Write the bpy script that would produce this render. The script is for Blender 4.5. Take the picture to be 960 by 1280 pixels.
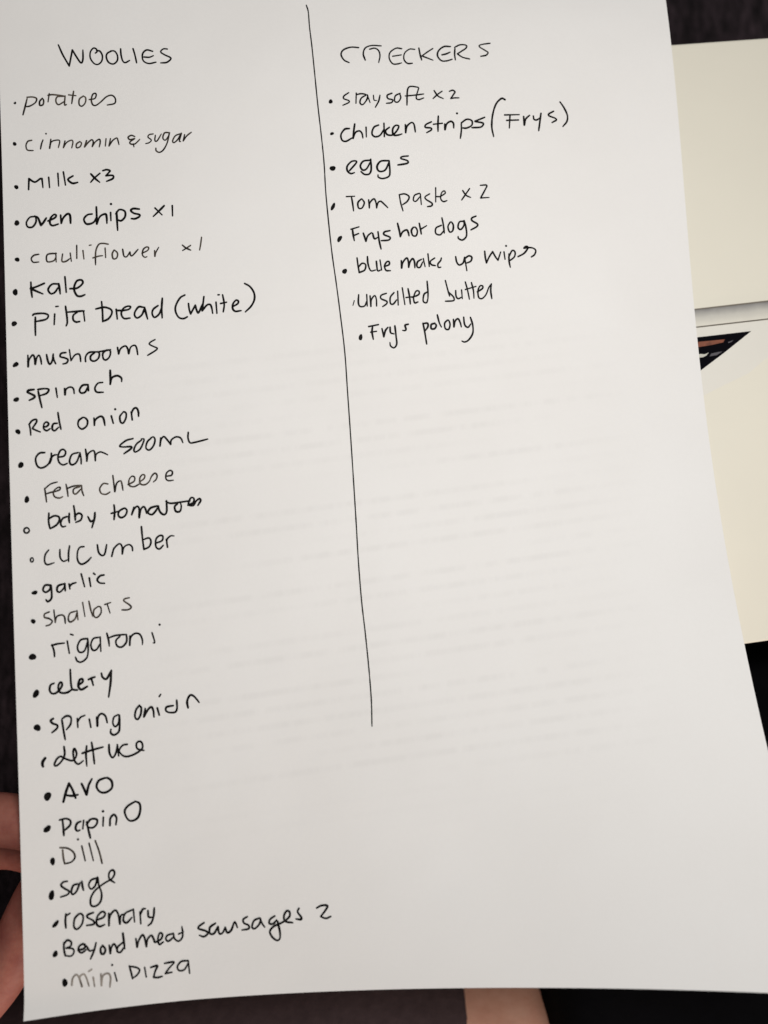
import bpy, bmesh, math, random
from mathutils import Vector, Matrix, noise

scene = bpy.context.scene
for o in list(bpy.data.objects):
    bpy.data.objects.remove(o)
COL = scene.collection
R = random.Random(7)

# ------------------------------------------------------------------ camera, world, lamp, exposure
# world: millimetres / 1000, x to the right of the sheet, y to its top edge, z up; z = 0 is the level of the middle of the sheet
cam_data = bpy.data.cameras.new('camera')
cam = bpy.data.objects.new('camera', cam_data)
COL.objects.link(cam)
scene.camera = cam
Rm = Matrix(((0.994899082, 0.064821224, -0.077291818), (-0.057511587, 0.993974306, 0.093313964), (0.082874806, -0.088392802, 0.992632097)))
D = Matrix(((1, 0, 0), (0, -1, 0), (0, 0, -1)))
cam.matrix_world = Matrix.Translation((-0.017778, -0.036674, 0.239251)) @ (D @ Rm @ D).transposed().to_4x4()
cam_data.sensor_fit = 'VERTICAL'
cam_data.sensor_height = 36
cam_data.lens = 36 * 1009.85 / 1280
cam_data.clip_start = 0.005
cam_data.clip_end = 50
cam_data.dof.use_dof = True
cam_data.dof.focus_distance = 0.246
cam_data.dof.aperture_fstop = 5.6

world = bpy.data.worlds.new('World')
scene.world = world
world.use_nodes = True
bg = world.node_tree.nodes['Background']
bg.inputs['Color'].default_value = (1.0, 0.96, 0.93, 1)
bg.inputs['Strength'].default_value = 0.11

def area(name, loc, target, size, power, color):
    d = bpy.data.lights.new(name, 'AREA')
    d.shape = 'DISK'
    d.size = size
    d.energy = power
    d.color = color
    o = bpy.data.objects.new(name, d)
    COL.objects.link(o)
    o.location = loc
    o.rotation_euler = (Vector(target) - Vector(loc)).to_track_quat('-Z', 'Y').to_euler()
    return o

area('ceiling_lamp', (0.075, 0.045, 0.385), (0.02, 0.0, 0.0), 0.17, 1.50, (1.0, 0.976, 0.945))
area('added_low_fill', (0.05, -0.40, 0.035), (0.035, -0.16, -0.05), 0.12, .95, (1.0, 0.84, 0.74))  # added unseen fill, brightens the leg and cloth below the sheet

scene.view_settings.view_transform = 'Standard'
scene.view_settings.look = 'None'
scene.view_settings.exposure = 0
scene.view_settings.gamma = 1
scene.view_settings.use_curve_mapping = False
scene.render.engine = 'CYCLES'
scene.render.resolution_x = 768
scene.render.resolution_y = 1024

# ------------------------------------------------------------------ helpers
def link(o, parent=None, kind=None, label=None, cat=None, group=None):
    COL.objects.link(o)
    if parent:
        o.parent = parent
    for k, v in (('kind', kind), ('label', label), ('category', cat), ('group', group)):
        if v:
            o[k] = v
    return o

def mesh_obj(name, verts, faces, mat, smooth=False, **kw):
    me = bpy.data.meshes.new(name)
    me.from_pydata([tuple(v) for v in verts], [], faces)
    me.update()
    o = bpy.data.objects.new(name, me)
    me.materials.append(mat)
    if smooth:
        me.polygons.foreach_set('use_smooth', [True] * len(me.polygons))
    return link(o, **kw)

def empty(name, loc, **kw):
    o = bpy.data.objects.new(name, None)
    o.empty_display_size = 0.02
    o.location = loc
    return link(o, **kw)

def keep(o, parent):
    """parent without moving"""
    o.parent = parent
    o.matrix_parent_inverse = Matrix.Translation(parent.location).inverted()
    return o

class NT:
    def __init__(s, name):
        s.m = bpy.data.materials.new(name)
        s.m.use_nodes = True
        s.t = s.m.node_tree
        s.b = s.t.nodes['Principled BSDF']
    def n(s, typ, **kw):
        n = s.t.nodes.new('ShaderNode' + typ)
        for k, v in kw.items():
            if k in n.inputs:
                n.inputs[k].default_value = v
            else:
                setattr(n, k, v)
        return n
    def l(s, a, b):
        s.t.links.new(a, b)
    def math(s, op, a, b=None, c=None):
        n = s.n('Math', operation=op)
        for i, x in enumerate((a, b, c)):
            if x is None:
                continue
            if isinstance(x, (int, float)):
                n.inputs[i].default_value = x
            else:
                s.l(x, n.inputs[i])
        return n.outputs[0]
    def mix(s, f, a, b, blend='MIX'):
        n = s.n('Mix', data_type='RGBA', blend_type=blend)
        for sock, x in ((n.inputs[0], f), (n.inputs[6], a), (n.inputs[7], b)):
            if isinstance(x, (int, float)):
                sock.default_value = x
            elif isinstance(x, tuple):
                sock.default_value = x if len(x) == 4 else x + (1,)
            else:
                s.l(x, sock)
        return n.outputs[2]
    def noise(s, vec, scale, detail=2, rough=.5):
        n = s.n('TexNoise')
        n.inputs['Scale'].default_value = scale
        n.inputs['Detail'].default_value = detail
        n.inputs['Roughness'].default_value = rough
        s.l(vec, n.inputs['Vector'])
        return n.outputs['Fac']
    def ramp(s, f, lo, hi):
        n = s.n('MapRange')
        n.inputs[1].default_value = lo
        n.inputs[2].default_value = hi
        n.inputs['From Min'].default_value = lo
        n.inputs['From Max'].default_value = hi
        s.l(f, n.inputs[0])
        return n.outputs[0]
    def bump(s, h, strength, dist):
        n = s.n('Bump')
        n.inputs['Strength'].default_value = strength
        n.inputs['Distance'].default_value = dist
        s.l(h, n.inputs['Height'])
        s.l(n.outputs[0], s.b.inputs['Normal'])
    def scaled(s, vec, sc):
        n = s.n('Mapping')
        n.inputs['Scale'].default_value = sc
        s.l(vec, n.inputs[0])
        return n.outputs[0]

# ------------------------------------------------------------------ materials
def paper_material():
    t = NT('white copier paper')
    pos = t.n('TexCoord').outputs['Object']       # metres on the sheet
    sep = t.n('SeparateXYZ'); t.l(pos, sep.inputs[0])
    x, y = sep.outputs[0], sep.outputs[1]
    fine = t.noise(pos, 900, 3, .6)
    wide = t.noise(pos, 16, 3, .55)
    col = t.mix(t.ramp(wide, .3, .7), (.742, .730, .715), (.770, .762, .750))
    col = t.mix(t.math('MULTIPLY', t.ramp(fine, .3, .7), .05), col, (.62, .60, .57))
    # print on the reverse showing faintly through: rows of words, seen mirrored and blurred
    yy = t.math('ADD', y, t.math('MULTIPLY', x, -0.075))
    row = t.math('MULTIPLY', yy, 1 / .0047)
    idx = t.math('FLOOR', row)
    fr = t.math('FRACT', row)
    band = t.math('MULTIPLY', t.ramp(fr, .22, .42), t.math('SUBTRACT', 1.0, t.ramp(fr, .58, .78)))
    cv = t.n('CombineXYZ'); t.l(t.math('MULTIPLY', x, 170.0), cv.inputs[0]); t.l(t.math('MULTIPLY', idx, 7.31), cv.inputs[1])
    words = t.ramp(t.noise(cv.outputs[0], 1.0, 3, .65), .36, .58)
    cr = t.n('CombineXYZ'); t.l(t.math('MULTIPLY', x, 7.0), cr.inputs[0]); t.l(t.math('MULTIPLY', idx, 3.77), cr.inputs[1])
    rows = t.ramp(t.noise(cr.outputs[0], 1.0, 1, .5), .41, .54)
    reg = t.math('MULTIPLY', t.math('MULTIPLY', t.ramp(x, -.075, -.045), t.math('SUBTRACT', 1.0, t.ramp(x, .050, .085))),
                 t.math('MULTIPLY', t.math('SUBTRACT', 1.0, t.ramp(y, .015, .06)), t.ramp(y, -.108, -.085)))
    g = t.math('MULTIPLY', t.math('MULTIPLY', band, words), t.math('MULTIPLY', rows, reg))
    col = t.mix(t.math('MULTIPLY', g, .08), col, (.34, .33, .32))
    t.l(col, t.b.inputs['Base Color'])
    t.b.inputs['Roughness'].default_value = .72
    t.b.inputs['Specular IOR Level'].default_value = .25
    b1 = t.math('ADD', t.math('MULTIPLY', t.noise(pos, 22, 2, .5), 1.0), t.math('MULTIPLY', t.noise(pos, 700, 2, .6), .03))
    t.bump(b1, .35, .0025)
    return t.m

def ink_material(name, dark, light, lo, hi):
    t = NT(name)
    pos = t.n('TexCoord').outputs['Object']
    f = t.ramp(t.noise(pos, 260, 4, .62), lo, hi)
    t.l(t.mix(f, dark, light), t.b.inputs['Base Color'])
    t.b.inputs['Roughness'].default_value = .5
    t.b.inputs['Specular IOR Level'].default_value = .08
    return t.m

def plain(name, col, rough, var=.08, scale=60, bump=0, dist=.001, spec=.4):
    t = NT(name)
    pos = t.n('TexCoord').outputs['Object']
    f = t.noise(pos, scale, 3, .55)
    t.l(t.mix(f, tuple(c * (1 - var) for c in col), tuple(min(1, c * (1 + var)) for c in col)), t.b.inputs['Base Color'])
    t.b.inputs['Roughness'].default_value = rough
    t.b.inputs['Specular IOR Level'].default_value = spec
    if bump:
        t.bump(f, bump, dist)
    return t.m

def fabric_material(name, dark, light, scale=700):
    t = NT(name)
    pos = t.n('TexCoord').outputs['Object']
    sep = t.n('SeparateXYZ'); t.l(pos, sep.inputs[0])
    wob = t.math('MULTIPLY', t.noise(pos, 90, 2, .5), 4.0)
    sx = t.math('SINE', t.math('ADD', t.math('MULTIPLY', sep.outputs[0], scale * 2.6), wob))
    sy = t.math('SINE', t.math('ADD', t.math('MULTIPLY', sep.outputs[1], scale * 2.2), wob))
    weave = t.ramp(t.math('MULTIPLY', sx, sy), -.9, .9)
    streak = t.noise(t.scaled(pos, (1, .22, 1)), 420, 3, .7)
    blot = t.noise(pos, 55, 3, .6)
    f = t.math('MULTIPLY', t.math('ADD', t.math('MULTIPLY', weave, .13), t.ramp(streak, .38, .75)), t.ramp(blot, .2, .8))
    t.l(t.mix(f, dark, light), t.b.inputs['Base Color'])
    t.b.inputs['Roughness'].default_value = .95
    t.b.inputs['Specular IOR Level'].default_value = .1
    t.b.inputs['Sheen Weight'].default_value = .15
    t.bump(t.math('ADD', t.math('MULTIPLY', weave, .35), streak), .5, .0012)
    return t.m

def skin_material(name, dark, light):
    t = NT(name)
    pos = t.n('TexCoord').outputs['Object']
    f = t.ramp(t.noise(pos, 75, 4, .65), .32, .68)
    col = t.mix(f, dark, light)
    t.l(col, t.b.inputs['Base Color'])
    t.b.inputs['Roughness'].default_value = .62
    t.b.inputs['Specular IOR Level'].default_value = .22
    t.b.inputs['Subsurface Weight'].default_value = .12
    t.b.inputs['Subsurface Radius'].default_value = (.006, .002, .001)
    t.b.inputs['Subsurface Scale'].default_value = .6
    t.bump(t.noise(pos, 500, 3, .6), .25, .0006)
    return t.m

M_PAPER = paper_material()
INK = {'black': ink_material('black pen ink', (.0025, .0022, .0022), (.018, .015, .014), .5, .9),
       'brown': ink_material('thin pen ink', (.014, .011, .009), (.13, .105, .08), .42, .78),
       'grey': ink_material('nearly dry pen ink', (.17, .15, .13), (.40, .36, .32), .36, .66)}
M_CARD = plain('cream coated cardboard', (.715, .685, .59), .5, .025, 30, .12, .0006, .35)
M_CARDLOW = plain('cardboard of the box bottom', (.74, .71, .62), .5, .025, 30, .12, .0006, .35)
M_FABRIC = fabric_material('dark sofa weave', (.005, .0034, .0042), (.088, .060, .072))
M_BLACK = plain('black cotton', (.0016, .0016, .0022), .95, .3, 200, .2, .0005, .03)
M_SKIN = skin_material('reddish hand skin darkened for shade', (.20, .053, .042), (.31, .122, .09))  # hand copy of the skin, shade put into its darker base colour
M_LEG = skin_material('knee skin brightened for light', (.52, .26, .185), (.62, .35, .26))  # same person's skin, made paler in place of light on the knee
M_SHORTS = plain('plum brown cotton shorts', (.064, .043, .045), .95, .35, 260, .5, .001, .08)
M_SILVER = plain('printed silver grey', (.70, .68, .62), .4, .02, 40)
M_PRINTBLACK = plain('printed black', (.003, .0027, .0045), .6, .3, 90, 0, .001, .02)
M_PRINTORANGE = plain('printed orange', (.20, .06, .03), .45, .8, 420)
M_PRINTPALE = plain('printed pale grey', (.50, .49, .43), .45, .15, 200)
M_PRINTGREY = plain('printed dark grey', (.075, .070, .080), .45, .5, 300)
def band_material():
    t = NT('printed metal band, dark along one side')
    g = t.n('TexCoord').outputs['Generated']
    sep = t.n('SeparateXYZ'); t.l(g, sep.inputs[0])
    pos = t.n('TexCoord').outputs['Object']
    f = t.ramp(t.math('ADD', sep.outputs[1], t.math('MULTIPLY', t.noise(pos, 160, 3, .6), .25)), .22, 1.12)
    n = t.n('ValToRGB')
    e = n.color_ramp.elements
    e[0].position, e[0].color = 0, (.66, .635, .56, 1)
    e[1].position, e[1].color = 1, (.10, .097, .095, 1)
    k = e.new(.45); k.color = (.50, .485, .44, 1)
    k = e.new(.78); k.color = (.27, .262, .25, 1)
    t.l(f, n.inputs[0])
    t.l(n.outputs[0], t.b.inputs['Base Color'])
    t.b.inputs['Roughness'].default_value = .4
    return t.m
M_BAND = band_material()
M_LINE = plain('printed grey line', (.16, .14, .11), .5, .1, 60)

# ------------------------------------------------------------------ the setting: the dark woven seat everything rests on
FLOOR_Z = -0.115
def fabric_surface():
    n, s = 90, .9
    V, F = [], []
    for j in range(n + 1):
        for i in range(n + 1):
            x, y = (i / n - .5) * 2 * s, (j / n - .5) * 2 * s
            z = FLOOR_Z - .001 + .0035 * noise.noise(Vector((x * 7, y * 7, 1.3))) - .0025
            V.append((x, y, z))
    for j in range(n):
        for i in range(n):
            a = j * (n + 1) + i
            F.append((a, a + 1, a + n + 2, a + n + 1))
    o = mesh_obj('seat_fabric', V, F, M_FABRIC, True, kind='structure',
                 label='dark charcoal woven fabric seat under everything')
    return o
fabric_surface()

# ------------------------------------------------------------------ the sheet: height of the sheet above its own middle, in millimetres
C = (-5.8808, -2.4392, 0.7413, -6.5533, -4.6164, -13.5672, 2.6826, 0.7724, -3.3302, -5.1395, 1.183, -1.2792, 5.47)
def sheet(u, v, lift=0.0):
    U, W = u / 105, v / 148.5
    z = (C[0]*W**2 + C[1]*W**3 + C[2]*U**2 + C[3]*U*W + C[4]*U*U*W + C[5]*U*W*W + C[6]*W**4
         + C[7]*U**3 + C[8]*U*W**3 + C[9]*U*U*W*W + C[10]*U**3*W + C[11]*U**4 + C[12]*U*W**4)
    z -= 1.0 * math.exp(-((v - 149) / 3.2) ** 2) * max(0.0, min(1.0, (-62 - u) / 40))      # the lower left corner curls up a little
    return Vector((u / 1000, -v / 1000, -z / 1000 + lift))

def build_paper(parent):
    nu, nv, th = 84, 120, .00011
    V, F = [], []
    for lay in (0, 1):
        for j in range(nv + 1):
            for i in range(nu + 1):
                V.append(sheet(-105 + 210 * i / nu, -148.5 + 297 * j / nv, -th * lay))
    w = nu + 1
    off = w * (nv + 1)
    for j in range(nv):
        for i in range(nu):
            a = j * w + i
            F.append((a, a + w, a + w + 1, a + 1))
            F.append((off + a, off + a + 1, off + a + w + 1, off + a + w))
    def rim(idx):
        k = len(V)
        for a in idx:
            V.extend((V[a], V[off + a]))
        for i in range(len(idx) - 1):
            F.append((k + 2 * i, k + 2 * i + 2, k + 2 * i + 3, k + 2 * i + 1))
    rim([i for i in range(w)])
    rim([nv * w + i for i in range(w)][::-1])
    rim([j * w for j in range(nv + 1)][::-1])
    rim([j * w + nu for j in range(nv + 1)])
    return mesh_obj('paper', V, F, M_PAPER, True, parent=parent)

def spline(P, n=6):
    if len(P) < 3:
        return list(P)
    Q = [2 * P[0] - P[1]] + list(P) + [2 * P[-1] - P[-2]]
    out = []
    for i in range(1, len(Q) - 2):
        a, b, c, d = Q[i - 1:i + 3]
        for k in range(n):
            t = k / n
            out.append(.5 * (2 * b + (c - a) * t + (2 * a - 5 * b + 4 * c - d) * t * t + (3 * b - a - 3 * c + d) * t ** 3))
    out.append(P[-1])
    return out

def points(txt):
    """control points in twentieths of a millimetre on the sheet -> smoothed path; a 'c' marks a sharp corner"""
    segs = [[]]
    for tok in txt.split(','):
        a, b = tok.split()
        c = b.endswith('c')
        p = Vector((float(a) / 20, float(b.rstrip('c')) / 20))
        segs[-1].append(p)
        if c:
            segs.append([p])
    out = []
    for s in segs:
        q = spline(s)
        out += q if not out else q[1:]
    return out

LIFT = [0]
class Ribbon:
    def __init__(s):
        s.V, s.F = [], []
    def put(s, p, lift):
        s.V.append(sheet(p.x, p.y, lift))
        return len(s.V) - 1
    def disc(s, p, r, lift, n=12):
        c = [s.put(p + Vector((math.cos(k * 2 * math.pi / n), -math.sin(k * 2 * math.pi / n))) * r, lift) for k in range(n)]
        s.F.append(tuple(c))
    def stroke(s, P, w, press=.16, ends=True):
        LIFT[0] = (LIFT[0] + 1) % 9
        lift = .00003 + LIFT[0] * .0000035
        if len(P) == 1:
            s.disc(P[0], w * .62, lift)
            return
        Q = [P[0]]
        for p in P[1:]:
            if (p - Q[-1]).length > .06:
                Q.append(p)
        if len(Q) == 1:
            s.disc(P[0], w * .6, lift)
            return
        P = Q
        ph, fr = R.uniform(0, 50), R.uniform(.25, .5)
        acc, L = 0, [0]
        for a, b in zip(P[:-1], P[1:]):
            acc += (b - a).length
            L.append(acc)
        prev = None
        last = None
        for i, p in enumerate(P):
            a, b = P[max(i - 1, 0)], P[min(i + 1, len(P) - 1)]
            d0 = (p - a).normalized() if i else (b - p).normalized()
            d1 = (b - p).normalized() if i < len(P) - 1 else d0
            r = w / 2 * (1 + press * 1.6 * noise.noise(Vector((L[i] * fr, ph, 0))))
            e = min(L[i], acc - L[i])
            r *= 1 - .22 * max(0, 1 - e / (w * 1.6)) * (1 if L[i] > acc / 2 else .4)
            if d0.dot(d1) < .55 and 0 < i < len(P) - 1:      # sharp corner: finish, dot, restart
                n0 = Vector((d0.y, -d0.x)); n1 = Vector((d1.y, -d1.x))
                x = (s.put(p + n0 * r, lift), s.put(p - n0 * r, lift))
                s.F.append((last[0], last[1], x[1], x[0]))
                s.disc(p, r, lift + .000001)
                last = (s.put(p + n1 * r, lift), s.put(p - n1 * r, lift))
                continue
            d = (d0 + d1).normalized()
            nn = Vector((d.y, -d.x))
            x = (s.put(p + nn * r, lift), s.put(p - nn * r, lift))
            if last:
                s.F.append((last[0], last[1], x[1], x[0]))
            last = x
            if i in (0, len(P) - 1):
                sgn = -1 if i == 0 else 1
                arc = [s.put(p + nn * r * math.cos(t) + d * sgn * r * math.sin(t), lift) for t in [k * math.pi / 6 for k in range(1, 6)]]
                s.F.append((x[0], *arc, x[1]) if sgn < 0 else (x[1], *arc[::-1], x[0]))
    def blob(s, P):
        LIFT[0] = (LIFT[0] + 1) % 9
        lift = .00003 + LIFT[0] * .0000035
        Q = spline(P + [P[0]], 3)[:-1]
        c = s.put(sum(P, Vector((0, 0))) / len(P), lift)
        i = [s.put(p, lift) for p in Q]
        for a, b in zip(i, i[1:] + i[:1]):
            s.F.append((c, a, b))
    def build(s, name, mats, parent, idx=None, **kw):
        me = bpy.data.meshes.new(name)
        me.from_pydata([tuple(v) for v in s.V], [], s.F)
        for m in mats:
            me.materials.append(m)
        if idx:
            me.polygons.foreach_set('material_index', idx)
        me.update()
        bm = bmesh.new(); bm.from_mesh(me)
        for f in bm.faces:
            if f.normal.z < 0:
                f.normal_flip()
        bm.to_mesh(me); bm.free()
        o = bpy.data.objects.new(name, me)
        return link(o, parent=parent, **kw)

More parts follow.
